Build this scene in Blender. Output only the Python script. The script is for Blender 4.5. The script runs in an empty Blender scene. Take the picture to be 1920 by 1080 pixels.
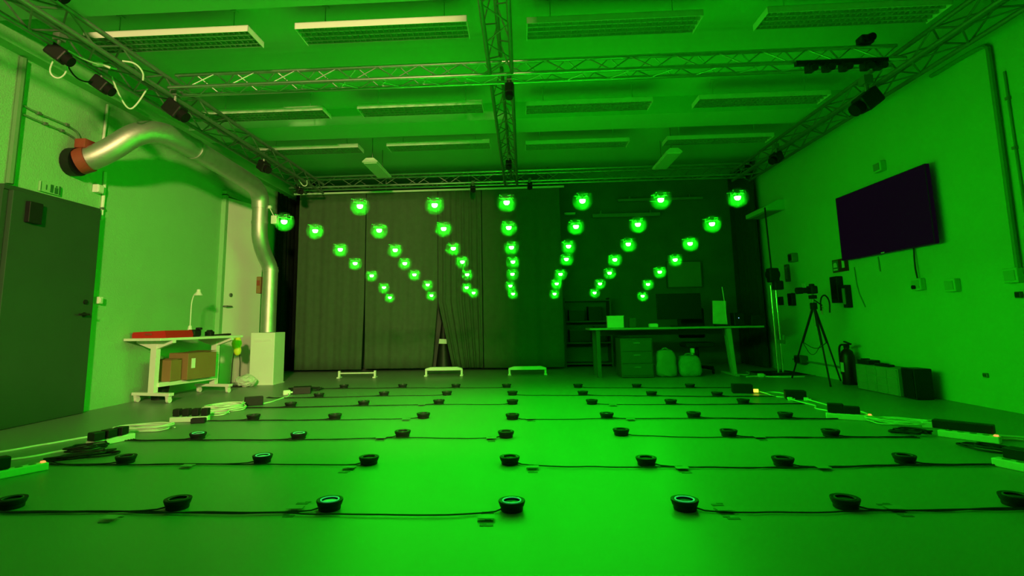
import bpy, bmesh, math, random
from mathutils import Vector, Matrix
random.seed(7)
scene = bpy.context.scene
COL = scene.collection
PI = math.pi

# ------------------------------------------------------------------ camera
def camera():
    p, yw, r = 0.1438, -0.0522, -0.0168
    f = Vector((math.sin(yw)*math.cos(p), math.cos(yw)*math.cos(p), math.sin(p)))
    rt = f.cross(Vector((0, 0, 1))).normalized()
    up = rt.cross(f)
    r2 = rt*math.cos(r) + up*math.sin(r)
    u2 = -rt*math.sin(r) + up*math.cos(r)
    cd = bpy.data.cameras.new('camera')
    cd.sensor_width = 36.0
    cd.lens = 1026.59*36.0/1920.0
    cd.shift_x = (960-925.2)/1920.0
    cd.shift_y = (455.1-540)/1920.0
    cd.clip_start = .05
    cd.clip_end = 60
    co = bpy.data.objects.new('camera', cd)
    m = Matrix((r2, u2, -f)).transposed().to_4x4()
    m.translation = Vector((0.128, -2.743, 0.871))
    co.matrix_world = m
    COL.objects.link(co)
    scene.camera = co
camera()

# ------------------------------------------------------------------ world, exposure, corridor lamp
w = bpy.data.worlds.new('night'); scene.world = w; w.use_nodes = True
w.node_tree.nodes['Background'].inputs[0].default_value = (.35, .5, .3, 1)
w.node_tree.nodes['Background'].inputs[1].default_value = 0.004
vs = scene.view_settings
vs.view_transform = 'Standard'; vs.look = 'None'; vs.gamma = 1.0; vs.exposure = 0.0
vs.use_curve_mapping = False
DRONE_L = 570.0         # radiance of one drone LED
HAZE = .42             # density of the added haze ball imitating the glow round each LED
CORRIDOR_W = 1350.0     # warm lamp in the corridor behind the camera
def corridor():
    ld = bpy.data.lights.new('corridor_light', 'AREA')
    ld.shape = 'RECTANGLE'; ld.size = .6; ld.size_y = .55
    ld.energy = CORRIDOR_W; ld.color = (1, .74, .30)
    lo = bpy.data.objects.new('corridor_light', ld)
    lo.location = (1.08, -9.0, 3.35)
    lo.rotation_euler = (Vector((-1.6, 6, 2.6)) - Vector(lo.location)).to_track_quat('-Z', 'Y').to_euler()
    COL.objects.link(lo)
corridor()

# ------------------------------------------------------------------ materials
MATS = {}
def mat(name, col, rough=.6, metal=0., nscale=0., namt=0., bump=0., bscale=None, spec=.4, emit=None, estr=0.):
    m = bpy.data.materials.new(name); m.use_nodes = True
    nt = m.node_tree; b = nt.nodes['Principled BSDF']
    b.inputs['Roughness'].default_value = rough
    b.inputs['Metallic'].default_value = metal
    b.inputs['Specular IOR Level'].default_value = spec
    c = (*col, 1)
    b.inputs['Base Color'].default_value = c
    if nscale or bump:
        tc = nt.nodes.new('ShaderNodeTexCoord')
    if nscale:
        n = nt.nodes.new('ShaderNodeTexNoise'); n.inputs['Scale'].default_value = nscale; n.inputs['Detail'].default_value = 5
        nt.links.new(tc.outputs['Object'], n.inputs['Vector'])
        mx = nt.nodes.new('ShaderNodeMix'); mx.data_type = 'RGBA'
        mx.inputs[6].default_value = (*[v*(1-namt) for v in col], 1)
        mx.inputs[7].default_value = (*[min(1, v*(1+namt)) for v in col], 1)
        nt.links.new(n.outputs['Fac'], mx.inputs[0])
        nt.links.new(mx.outputs[2], b.inputs['Base Color'])
    if bump:
        n2 = nt.nodes.new('ShaderNodeTexNoise'); n2.inputs['Scale'].default_value = bscale or 40; n2.inputs['Detail'].default_value = 4
        nt.links.new(tc.outputs['Object'], n2.inputs['Vector'])
        bp = nt.nodes.new('ShaderNodeBump'); bp.inputs['Strength'].default_value = bump; bp.inputs['Distance'].default_value = .01
        nt.links.new(n2.outputs['Fac'], bp.inputs['Height'])
        nt.links.new(bp.outputs['Normal'], b.inputs['Normal'])
    if emit:
        b.inputs['Emission Color'].default_value = (*emit, 1)
        b.inputs['Emission Strength'].default_value = estr
    MATS[name] = m
    return m
M = MATS
mat('floor_vinyl', (.235, .265, .23), .42, nscale=1.3, namt=.06, spec=.6)
mat('wall_paint', (.28, .58, .26), .8, nscale=2.5, namt=.05, bump=.35, bscale=60, spec=.2)
mat('wall_dark', (.11, .16, .11), .9, nscale=3, namt=.2, spec=.1)
mat('ceiling_paint', (.34, .64, .37), .85, nscale=2, namt=.05, spec=.15)
mat('curtain_cloth', (.15, .23, .13), .95, nscale=9, namt=.15, bump=.25, bscale=220, spec=.05)
mat('black_cloth', (.02, .03, .02), .95, nscale=12, namt=.3, spec=.05)
mat('drape_cloth', (.06, .09, .055), .95, nscale=12, namt=.2, spec=.05)
mat('pipe_paint', (.12, .27, .11), .6, nscale=6, namt=.1)
mat('socket_paint', (.22, .44, .20), .6, nscale=6, namt=.1)
mat('door_dark', (.035, .075, .038), .6, nscale=3, namt=.12, spec=.3)
mat('door_white', (.86, .86, .80), .5, nscale=2, namt=.03, spec=.3)
mat('white_metal', (.80, .80, .76), .45, nscale=5, namt=.04, spec=.4)
mat('white_plastic', (.82, .82, .78), .5, nscale=8, namt=.04, spec=.4)
mat('aluminium', (.62, .63, .62), .35, metal=1., nscale=14, namt=.12, spec=.5)
mat('dull_steel', (.27, .29, .27), .5, metal=.7, nscale=14, namt=.2)
mat('duct_metal', (.56, .54, .54), .48, metal=.85, nscale=9, namt=.15, bump=.1, bscale=30)
mat('chrome', (.8, .8, .8), .18, metal=1., nscale=20, namt=.04)
mat('black_plastic', (.012, .012, .012), .5, nscale=20, namt=.3, spec=.3)
mat('black_rubber', (.010, .010, .010), .75, nscale=20, namt=.3, spec=.15)
mat('pad_plastic', (.016, .016, .015), .55, nscale=25, namt=.3, spec=.3)
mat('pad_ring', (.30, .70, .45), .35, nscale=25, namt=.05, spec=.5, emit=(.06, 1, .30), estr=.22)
mat('pad_ring_dull', (.07, .11, .08), .4, nscale=25, namt=.1, spec=.4)
mat('pad_dish', (.03, .05, .035), .4, nscale=25, namt=.2, spec=.4)
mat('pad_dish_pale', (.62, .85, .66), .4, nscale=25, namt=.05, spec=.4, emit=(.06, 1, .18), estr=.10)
mat('screen_glow', (.004, .002, .005), .6, nscale=6, namt=.2, spec=.05, emit=(.8, .02, 1.), estr=.0045)  # faint purple glow put into the dark screen
mat('louver_metal', (.55, .55, .52), .3, metal=.6, nscale=20, namt=.05)
mat('tube_glass', (.75, .78, .72), .25, nscale=10, namt=.03)
mat('red_case', (.55, .012, .016), .5, nscale=6, namt=.1)
mat('red_paint', (.07, .004, .004), .4, nscale=9, namt=.15)
mat('rust_red', (.30, .05, .03), .6, nscale=12, namt=.25)
mat('cardboard', (.30, .17, .075), .85, nscale=5, namt=.12, spec=.1)
mat('paper', (.85, .85, .82), .7, nscale=9, namt=.03)
mat('yellow_plastic', (.75, .78, .05), .5, nscale=12, namt=.15)
mat('sign_green', (.03, .16, .04), .5, nscale=10, namt=.1)
mat('sign_red', (.22, .02, .02), .5, nscale=10, namt=.1)
mat('sign_pale', (.55, .62, .52), .5, nscale=10, namt=.05)
mat('cable_black', (.012, .014, .012), .6, nscale=30, namt=.3)
mat('cable_white', (.78, .78, .72), .5, nscale=30, namt=.05)
mat('tape_clear', (.27, .30, .265), .38, nscale=20, namt=.05, spec=.5)
mat('tape_dark', (.10, .13, .10), .6, nscale=30, namt=.3)
mat('plastic_bag', (.62, .66, .60), .35, nscale=8, namt=.2, bump=.8, bscale=18)
mat('bag_film', (.20, .33, .27), .4, nscale=8, namt=.2, bump=.8, bscale=18)
mat('crate_grid', (.20, .30, .19), .7, nscale=6, namt=.1)
mat('dark_board', (.075, .085, .07), .7, nscale=4, namt=.1)
mat('grey_box', (.22, .26, .21), .8, nscale=6, namt=.12)
mat('desk_top', (.34, .37, .33), .4, nscale=4, namt=.06)
mat('lamp_red', (.4, .02, .01), .4, nscale=9, namt=.05, emit=(1, .22, .05), estr=2.2)
mat('lamp_yellow', (.5, .4, .02), .4, nscale=9, namt=.05, emit=(1, .62, .05), estr=2.0)
mat('lamp_blue', (.1, .2, .4), .4, nscale=9, namt=.05, emit=(.3, .6, 1), estr=1.)
mat('drone_frame', (.05, .08, .05), .5, nscale=60, namt=.2)
mat('drone_prop', (.12, .24, .13), .4, nscale=60, namt=.1)
def led_material():
    m = bpy.data.materials.new('green_led'); m.use_nodes = True; nt = m.node_tree
    nt.nodes.clear()
    o = nt.nodes.new('ShaderNodeOutputMaterial'); e = nt.nodes.new('ShaderNodeEmission')
    e.inputs[0].default_value = (.0075, 1, .0075, 1); e.inputs[1].default_value = DRONE_L
    nt.links.new(e.outputs[0], o.inputs[0]); M['green_led'] = m
    m = bpy.data.materials.new('glow_haze'); m.use_nodes = True; nt = m.node_tree  # haze for the added glow balls, no real plastic
    nt.nodes.clear()
    o = nt.nodes.new('ShaderNodeOutputMaterial'); e = nt.nodes.new('ShaderNodeVolumeScatter')
    e.inputs['Color'].default_value = (.9, .95, .9, 1); e.inputs['Density'].default_value = HAZE
    nt.links.new(e.outputs[0], o.inputs[1]); M['glow_haze'] = m
led_material()

# ------------------------------------------------------------------ mesh helpers
class MB:
    def __init__(s): s.bm = bmesh.new()
    def box(s, c, d, rz=0., rx=0., ry=0., bevel=0.):
        mtx = Matrix.Translation(c) @ Matrix.Rotation(rz, 4, 'Z') @ Matrix.Rotation(ry, 4, 'Y') @ Matrix.Rotation(rx, 4, 'X') @ Matrix.Diagonal((*d, 1))
        r = bmesh.ops.create_cube(s.bm, size=1, matrix=mtx)
        if bevel:
            vs_ = set(r['verts']); es = [e for e in s.bm.edges if e.verts[0] in vs_ and e.verts[1] in vs_]
            bmesh.ops.bevel(s.bm, geom=es, offset=bevel, segments=2, affect='EDGES', profile=.5)
        return s
    def cyl(s, a, b, r, n=10, r2=None):
        a = Vector(a); b = Vector(b); d = b-a
        q = d.to_track_quat('Z', 'Y').to_matrix().to_4x4()
        bmesh.ops.create_cone(s.bm, cap_ends=True, segments=n, radius1=r, radius2=r if r2 is None else r2, depth=d.length,
                              matrix=Matrix.Translation((a+b)/2) @ q)
        return s
    def ball(s, c, r, sx=1, sy=1, sz=1, n=2):
        bmesh.ops.create_icosphere(s.bm, subdivisions=n, radius=r, matrix=Matrix.Translation(c) @ Matrix.Diagonal((sx, sy, sz, 1)))
        return s
    def lathe(s, prof, n=24, c=(0, 0, 0), closed=False):
        c = Vector(c); rings = []
        for (r, z) in prof:
            if r < 1e-6: rings.append([s.bm.verts.new(c+Vector((0, 0, z)))])
            else: rings.append([s.bm.verts.new(c+Vector((r*math.cos(2*PI*k/n), r*math.sin(2*PI*k/n), z))) for k in range(n)])
        seq = list(zip(rings, rings[1:])) + ([(rings[-1], rings[0])] if closed else [])
        for A, B in seq:
            for k in range(n):
                k2 = (k+1) % n
                if len(A) == 1 and len(B) == 1: continue
                if len(A) == 1: s.bm.faces.new((A[0], B[k2], B[k]))
                elif len(B) == 1: s.bm.faces.new((A[k], A[k2], B[0]))
                else: s.bm.faces.new((A[k], A[k2], B[k2], B[k]))
        return s
    def tube(s, pts, r, n=8, smooth=0):
        pts = [Vector(p) for p in pts]
        for _ in range(smooth):
            q = [pts[0]]
            for a, b in zip(pts, pts[1:]): q += [a*.75+b*.25, a*.25+b*.75]
            pts = q + [pts[-1]]
        if isinstance(r, (list, tuple)):
            m_ = len(pts)-1; rs = []
            for i in range(len(pts)):
                f_ = i/m_*(len(r)-1); k_ = min(int(f_), len(r)-2); rs.append(r[k_]+(r[k_+1]-r[k_])*(f_-k_))
        else: rs = [r]*len(pts)
        t0 = (pts[1]-pts[0]).normalized()
        up = Vector((0, 0, 1)) if abs(t0.z) < .9 else Vector((1, 0, 0))
        nrm = (up - t0*up.dot(t0)).normalized(); rings = []
        for i, p in enumerate(pts):
            t = (pts[min(i+1, len(pts)-1)]-pts[max(i-1, 0)]).normalized()
            nrm = (nrm - t*nrm.dot(t)).normalized(); bi = t.cross(nrm)
            rings.append([s.bm.verts.new(p+(nrm*math.cos(2*PI*k/n)+bi*math.sin(2*PI*k/n))*rs[i]) for k in range(n)])
        for A, B in zip(rings, rings[1:]):
            for k in range(n): s.bm.faces.new((A[k], A[(k+1) % n], B[(k+1) % n], B[k]))
        s.bm.faces.new(rings[0][::-1]); s.bm.faces.new(rings[-1])
        return s
    def prism(s, poly, a, b):
        """closed polygon of (u, v) swept between points-functions a(u, v) and b(u, v)"""
        A = [s.bm.verts.new(a(*p)) for p in poly]; B = [s.bm.verts.new(b(*p)) for p in poly]
        n = len(poly)
        s.bm.faces.new(A[::-1]); s.bm.faces.new(B)
        for k in range(n): s.bm.faces.new((A[k], A[(k+1) % n], B[(k+1) % n], B[k]))
        return s
    def build(s, name, m, parent=None, smooth=False, loc=(0, 0, 0)):
        bmesh.ops.recalc_face_normals(s.bm, faces=s.bm.faces[:])
        me = bpy.data.meshes.new(name); s.bm.to_mesh(me); s.bm.free()
        me.materials.append(m)
        if smooth:
            for p in me.polygons: p.use_smooth = True
            me.set_sharp_from_angle(angle=math.radians(40))
        o = bpy.data.objects.new(name, me); COL.objects.link(o)
        o.location = loc
        if parent: o.parent = parent
        return o
def tag(o, label, cat, group=None, kind=None):
    if label: o['label'] = label
    if cat: o['category'] = cat
    if group: o['group'] = group
    if kind: o['kind'] = kind
    return o
def thing(name, label, cat, loc=(0, 0, 0), rz=0., group=None):
    o = bpy.data.objects.new(name, None); COL.objects.link(o)
    o.empty_display_size = .1
    o.location = loc; o.rotation_euler = (0, 0, rz)
    return tag(o, label, cat, group)
def struct(name, mb, m, label, cat='setting', smooth=False):
    return tag(mb.build(name, m, None, smooth), label, cat, None, 'structure')
def copy_tree(o, parent=None):
    c = o.copy(); COL.objects.link(c)
    if parent: c.parent = parent
    for ch in list(o.children): copy_tree(ch, c)
    return c

# ------------------------------------------------------------------ room shell
XL, XR, YF, YB, ZC = -4.57, 4.46, -5.0, 8.4, 3.8
struct('floor', MB().box((0, -.8, -.1), (9.6, 18.8, .2)), M['floor_vinyl'], 'wide smooth vinyl floor of the hall under green light', 'floor')
struct('ceiling', MB().box((0, 1.7, ZC+.1), (9.4, 13.6, .2)), M['ceiling_paint'], 'painted concrete ceiling slab above the hanging lights', 'ceiling')
struct('wall_left', MB().box((XL-.1, 1.7, ZC/2), (.2, 13.6, ZC)), M['wall_paint'], 'rough painted wall on the left with the dark door', 'wall')
struct('wall_right', MB().box((XR+.1, 1.7, ZC/2), (.2, 13.6, ZC)), M['wall_paint'], 'painted wall on the right behind the television', 'wall')
struct('wall_back', MB().box((0, YB+.1, ZC/2), (9.4, .2, ZC)), M['wall_dark'], 'dark far wall behind the curtain and the desk', 'wall')
mb = MB()
D0, D1, DS, DZ = -1.35, .62, 2.15, 3.74  # opening out of view, sized to keep warm light off the near floor
mb.box(((XL+D0)/2, YF-.1, ZC/2), (D0-XL, .2, ZC)); mb.box(((D1+XR)/2, YF-.1, ZC/2), (XR-D1, .2, ZC)); mb.box(((D0+D1)/2, YF-.1, (DZ+ZC)/2), (D1-D0, .2, ZC-DZ)); mb.box(((D0+D1)/2, YF-.1, DS/2), (D1-D0, .2, DS))
struct('wall_front', mb, M['wall_paint'], 'wall behind the viewer with a high opening cut to shape the warm light', 'wall')
for i, (y0, y1, lb) in enumerate(((1.0, 1.5, 'flat concrete beam across the ceiling nearest the viewer'), (4.3, 4.84, 'flat concrete beam across the ceiling beyond the middle truss'), (-2.3, -1.8, 'flat concrete beam across the ceiling above the viewer'))):
    struct('trim_%d' % (i+1), MB().box((0, (y0+y1)/2, 3.685), (XR-XL, y1-y0, .24)), M['ceiling_paint'], lb, 'ceiling beam')
struct('trim_4', MB().box((XL+.06, 1.6, 3.62), (.14, 13.0, .36)), M['wall_paint'], 'shallow boxed ledge along the top of the left wall', 'wall trim')

# dark entrance door
d = thing('door_1', 'tall dark grey door in the left wall under the exit sign', 'door', (XL, 2.5, 0)); d['kind'] = 'structure'
y0, y1, h = -.62, .42, 2.14
MB().box((.045, (y0+y1)/2, h/2), (.09, y1-y0, h-.01), bevel=.004).build('door_leaf', M['door_dark'], d)
fm = MB(); fm.box((.02, y0-.03, h/2), (.05, .05, h)); fm.box((.02, (y0+y1)/2, h+.02), (.05, y1-y0+.1, .05)); fm.box((.02, y1+.03, h/2), (.05, .05, h))
fm.build('door_frame', M['door_dark'], d)
hm = MB(); hm.cyl((.09, .31, 1.02), (.15, .31, 1.02), .011); hm.cyl((.145, .32, 1.02), (.145, .19, 1.02), .010); hm.cyl((.088, .31, 1.02), (.098, .31, 1.02), .025, 16)
hm.build('door_handle', M['black_plastic'], d, True)
MB().cyl((.088, .31, 1.15), (.105, .31, 1.15), .024, 16).build('door_lock', M['black_plastic'], d, True)
MB().box((.115, y0+.2, 1.96), (.05, .14, .20), bevel=.006).build('door_closer', M['black_plastic'], d)

# white door at the far end of the left wall
d = thing('door_2', 'tall pale cream door at the far end of the left wall', 'door', (XL, 5.95, 0)); d['kind'] = 'structure'
lf = MB().box((0, .43, 1.45), (.045, .86, 2.9), bevel=.004).build('door_leaf', M['door_white'], d); lf.location = (.03, -.43, 0); lf.rotation_euler = (0, 0, -.24)
fm = MB(); fm.box((.03, -.47, 1.47), (.08, .07, 2.94)); fm.box((.03, .47, 1.47), (.08, .07, 2.94)); fm.box((.03, 0, 2.96), (.08, 1.01, .07))
fm.build('door_frame', M['wall_paint'], d)
hm = MB(); hm.cyl((.045, -.40, 1.18), (.13, -.40, 1.18), .014); hm.cyl((.125, -.44, 1.18), (.125, -.27, 1.18), .012)
hm.build('door_handle', M['dull_steel'], d, True)
MB().cyl((.075, -.27, 1.36), (.110, -.275, 1.36), .03, 14).build('door_lock', M['dull_steel'], d, True)

# ------------------------------------------------------------------ trusses
def lattice(mb, a, b, r, n, offs=0):
    """zig-zag between two parallel chords a=(p,q), b=(p,q)"""
    a0, a1 = Vector(a[0]), Vector(a[1]); b0, b1 = Vector(b[0]), Vector(b[1])
    for k in range(n):
        t0 = (k)/n; t1 = (k+1)/n
        P, Q = (a0.lerp(a1, t0), b0.lerp(b1, t1)) if (k+offs) % 2 == 0 else (b0.lerp(b1, t0), a0.lerp(a1, t1))
        mb.cyl(P, Q, r, 6)
def truss(label, p0, p1, sec, pairs, r=.022, rb=.009, pitch=.24, mt='aluminium', name='lighting_truss'):
    p0 = Vector(p0); p1 = Vector(p1)
    t = thing(name, label, 'truss', p0, 0, 'overhead trusses')
    L = p1-p0
    for s in sec: MB().cyl(Vector(s), L+Vector(s), r, 12).build('chord', M[mt], t, True)
    mb = MB(); n = max(2, round(L.length/pitch))
    for i, (a, b) in enumerate(pairs):
        lattice(mb, (Vector(sec[a]), L+Vector(sec[a])), (Vector(sec[b]), L+Vector(sec[b])), rb, n, i)
    mb.build('bracing', M[mt], t, True)
    return t
W = .32
truss('long square truss running along the left wall below the ceiling', (-3.86, -.6, 3.30), (-3.86, 7.02, 3.30), [(0, 0, 0), (W, 0, 0), (0, 0, .165), (W, 0, .165)], [(0, 1), (2, 3), (0, 2), (1, 3)], .022, .009, .3, 'dull_steel')
truss('long square truss running along the right wall below the ceiling', (3.92, -.6, 3.30), (3.92, 7.02, 3.30), [(0, 0, 0), (W-.02, 0, 0), (0, 0, .165), (W-.02, 0, .165)], [(0, 1), (2, 3), (0, 2), (1, 3)], .022, .009, .3, 'dull_steel')
truss('triangular truss crossing the hall from left truss to right truss', (-3.50, 2.47, 3.34), (3.89, 2.47, 3.34), [(0, 0, 0), (0, .20, 0), (0, .10, .18)], [(0, 1), (0, 2), (1, 2)], .020, .007, .22)
truss('near half of the central truss, from viewer to the crossing truss', (-.15, -.6, 3.34), (-.15, 2.44, 3.34), [(0, 0, 0), (.22, 0, 0), (.11, 0, .18)], [(0, 1), (0, 2), (1, 2)], .020, .007, .3, 'dull_steel')
truss('far half of the central truss, from crossing truss to the curtain', (-.15, 2.70, 3.34), (-.15, 7.02, 3.34), [(0, 0, 0), (.22, 0, 0), (.11, 0, .18)], [(0, 1), (0, 2), (1, 2)], .020, .007, .3, 'dull_steel')
truss('square truss across the back of the hall above the curtain', (-4.2, 7.05, 3.42), (4.25, 7.05, 3.42), [(0, 0, 0), (0, .22, 0), (0, 0, .2), (0, .22, .2)], [(0, 1), (2, 3), (0, 2), (1, 3)], .022, .007, .3)
t = thing('curtain_rail', 'long pale rail that carries the brown curtain', 'rail', (-4.25, 7.40, 3.385))
MB().cyl((0, 0, 0), (5.2, 0, 0), .022, 10).build('rail_tube', M['white_metal'], t, True)
for x in (.3, 1.8, 3.4, 4.9):
    MB().box((x, 0, .20), (.02, .02, .36)).build('hanger', M['dull_steel'], t)

# ------------------------------------------------------------------ ceiling light fittings
FL, FW, FH = 1.55, .31, .06
def fixture():
    t = thing('ceiling_light', 'x', 'ceiling light', (0, 0, 0), 0, 'unlit fluorescent ceiling fittings')
    mb = MB(); th = .006
    mb.box((FL/2, FW/2, FH-.003), (FL, FW, th)); mb.box((FL/2, th/2, FH/2), (FL, th, FH)); mb.box((FL/2, FW-th/2, FH/2+.011), (FL, th, FH-.022))
    mb.box((th/2, FW/2, FH/2), (th, FW, FH)); mb.box((FL-th/2, FW/2, FH/2), (th, FW, FH))
    mb.build('housing', M['white_metal'], t)
    mb = MB()
    for y in (.075, .155, .235, .295): mb.box((FL/2, y, .024), (FL-.02, .012, .032))
    n = 30
    for k in range(1, n): mb.box((FL*k/n, FW/2, .026), (.004, FW-.02, .026))
    mb.build('louvre', M['louver_metal'], t)
    for y in (.115, .195): MB().cyl((.03, y, .046), (FL-.03, y, .046), .008, 10).build('tube', M['tube_glass'], t, True)
    for x in (.22, FL-.22):
        mb = MB(); mb.cyl((x, FW/2, FH), (x, FW/2, .298), .005, 8); mb.box((x, FW/2, .294), (.05, .05, .008))
        mb.build('hanger', M['ceiling_paint'], t)
    return t
fx = None
rowsY = ((1.74, .08, 'front row'), (3.60, .10, 'second row'), (5.06, .14, 'back row'))
colsX = ((-3.84, 'leftmost'), (-1.86, 'second from left'), (.22, 'third from left'), (2.32, 'rightmost'))
for (y, dy, rn) in rowsY:
    for i, (x, cn) in enumerate(colsX):
        if fx is None: fx = fixture(); o = fx
        else: o = copy_tree(fx)
        o.location = (x, y + (dy if i > 1 else 0), 3.5)
        o['label'] = 'unlit louvred white ceiling light, %s of the %s overhead' % (cn, rn)
def batten(x, label):
    t = thing('batten_light', label, 'ceiling light', (x, 5.38, 3.36), 0, 'lengthwise batten lights at the back')
    mb = MB(); mb.prism([(-.06, .07), (-.12, .02), (-.12, 0), (.12, 0), (.12, .02), (.06, .07)], lambda u, v: (u, 0, v), lambda u, v: (u, .92, v))
    mb.build('housing', M['white_metal'], t)
    mb = MB(); mb.box((0, .46, -.006), (.20, .86, .012)); mb.build('glow_or_diffuser', M['tube_glass'], t)
    for y in (.15, .77): MB().cyl((0, y, .07), (0, y, .44), .006, 8).build('hanger', M['dull_steel'], t)
batten(-2.20, 'white batten light hanging lengthwise above the left of the curtain')
batten(2.46, 'white batten light hanging lengthwise in the shade on the right')

# ------------------------------------------------------------------ drones
def make_drone():
    t = thing('drone', 'x', 'drone', (0, 0, 0), PI/4*0, 'hovering green drones')
    mb = MB(); mb.cyl((0, 0, -.0065), (0, 0, -.003), .0168, 16); mb.cyl((0, 0, -.003), (0, 0, .01), .008, 8); mb.box((0, 0, .012), (.030, .026, .008)); mb.box((0, 0, .020), (.028, .018, .008))
    for k in range(4):
        a = PI/4+k*PI/2
        e = (.046*math.cos(a), .046*math.sin(a), .012)
        mb.cyl((0, 0, .012), e, .0030, 6); mb.cyl((e[0], e[1], .006), (e[0], e[1], .026), .0042, 8)
    mb.build('frame', M['drone_frame'], t)
    for k in range(4):
        a = PI/4+k*PI/2; e = (.046*math.cos(a), .046*math.sin(a), .0275)
        mb = MB(); b = a+.5
        for s in (-1, 1):
            mb.box((e[0]+s*.012*math.cos(b), e[1]+s*.012*math.sin(b), e[2]), (.023, .006, .0012), rz=b, rx=.2*s)
        mb.cyl((e[0], e[1], e[2]-.002), (e[0], e[1], e[2]+.003), .003, 8)
        mb.build('propeller', M['drone_prop'], t)
    MB().lathe([(.0205, -.006), (.0200, -.014), (.0170, -.023), (.010, -.0285), (0, -.030)], 14).build('led_lamp', M['green_led'], t, True)
    MB().ball((0, 0, -.015), .070, 1, 1, .95, 3).build('glow_or_diffuser', M['glow_haze'], t, True)  # added haze ball imitating lens glow; the drone has no such part
    return t
DR = [[(-1.488, 0.853, 1.572), (-0.965, 0.853, 1.665), (-0.453, 0.853, 1.658), (0.033, 0.853, 1.662), (0.538, 0.853, 1.659), (1.052, 0.853, 1.651), (1.549, 0.853, 1.651)],
[(-1.471, 1.37, 1.594), (-0.968, 1.37, 1.585), (-0.467, 1.37, 1.585), (0.032, 1.37, 1.58), (0.541, 1.37, 1.575), (1.004, 1.37, 1.579), (1.551, 1.37, 1.569)],
[(-1.445, 1.886, 1.515), (-0.963, 1.886, 1.499), (-0.459, 1.886, 1.501), (0.039, 1.886, 1.498), (0.523, 1.886, 1.496), (1.025, 1.886, 1.502), (1.537, 1.886, 1.494)],
[(-1.472, 2.403, 1.449), (-0.991, 2.403, 1.438), (-0.439, 2.403, 1.441), (0.041, 2.403, 1.43), (0.543, 2.403, 1.444), (0.994, 2.403, 1.429), (1.548, 2.403, 1.416)],
[(-1.454, 2.919, 1.374), (-1.001, 2.919, 1.375), (-0.447, 2.919, 1.364), (0.024, 2.919, 1.359), (0.519, 2.919, 1.348), (1.02, 2.919, 1.349), (1.528, 2.919, 1.349)],
[(-1.454, 3.436, 1.282), (-0.951, 3.436, 1.303), (-0.507, 3.436, 1.263), (-0.012, 3.436, 1.272), (0.509, 3.436, 1.285), (0.99, 3.436, 1.275), (1.519, 3.436, 1.258)],
[(-1.511, 3.952, 1.191), (-0.995, 3.952, 1.207), (-0.475, 3.952, 1.229), (0.007, 3.952, 1.207), (0.511, 3.952, 1.197), (0.993, 3.952, 1.201), (1.564, 3.952, 1.151)]]
RN = ['nearest row', 'second nearest row', 'third nearest row', 'fourth row', 'third farthest row', 'second farthest row', 'farthest row']
CN = ['leftmost', 'second from left', 'third from left', 'middle one', 'third from right', 'second from right', 'rightmost']
dr = None
for j, row in enumerate(DR):
    for i, p in enumerate(row):
        if dr is None: dr = make_drone(); o = dr
        else: o = copy_tree(dr)
        o.location = (p[0], p[1], p[2]+.014)
        o.rotation_euler = (0, 0, random.uniform(-.12, .12))
        o['label'] = 'glowing green drone in the air, %s of the %s' % (CN[i], RN[j])

# ------------------------------------------------------------------ charging pads
PADS = [[(-2.429, -0.004), (-1.576, -0.01), (-0.818, -0.023), (0.052, -0.036), (0.852, -0.019), (1.585, 0.004), (2.363, 0.042)],
[(-2.491, 0.867), (-1.577, 0.868), (-0.866, 0.818), (0.021, 0.807), (0.848, 0.77), (1.645, 0.748), (2.375, 0.8)],
[(-2.454, 1.606), (-1.635, 1.584), (-0.833, 1.64), (-0.027, 1.598), (0.851, 1.651), (1.634, 1.588), (2.36, 1.567)],
[(-2.432, 2.458), (-1.65, 2.452), (-0.822, 2.472), (0.006, 2.38), (0.853, 2.398), (1.619, 2.391), (2.387, 2.33)],
[(-2.408, 3.237), (-1.628, 3.305), (-0.81, 3.333), (-0.012, 3.285), (0.823, 3.234), (1.626, 3.185), (2.356, 3.178)],
[(-2.382, 3.994), (-1.603, 4.082), (-0.826, 4.073), (-0.027, 4.013), (0.804, 3.951), (1.581, 3.847), (2.29, 3.75)],
[(-2.374, 4.909), (-1.552, 4.898), (-0.808, 4.831), (-0.12, 4.77), (0.82, 4.687), (1.567, 4.62), (2.228, 4.562)]]
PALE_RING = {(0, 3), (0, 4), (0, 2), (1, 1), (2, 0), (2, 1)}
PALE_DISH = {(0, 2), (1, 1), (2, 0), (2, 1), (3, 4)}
def make_pad(ring, dish):
    t = thing('charging_pad', 'x', 'charging pad', (0, 0, 0), 0, 'charging pads on the floor')
    MB().lathe([(0, 0), (.050, 0), (.052, .003), (.0525, .018), (.056, .021), (.063, .041), (.062, .0455), (.058, .047), (.044, .043), (.043, .032), (0, .032)], 28).build('body', M['pad_plastic'], t, True)
    MB().lathe([(.0450, .0430), (.0445, .0468), (.0395, .0468), (.0390, .0430)], 28, closed=True).build('ring', M[ring], t, True)
    MB().lathe([(0, .0365), (.0355, .0365), (.0355, .0325), (0, .0325)], 24).build('dish', M[dish], t, True)
    return t
proto = {}
PRN = ['nearest row', 'second nearest row', 'third nearest row', 'fourth row', 'third farthest row', 'second farthest row', 'farthest row']
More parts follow.
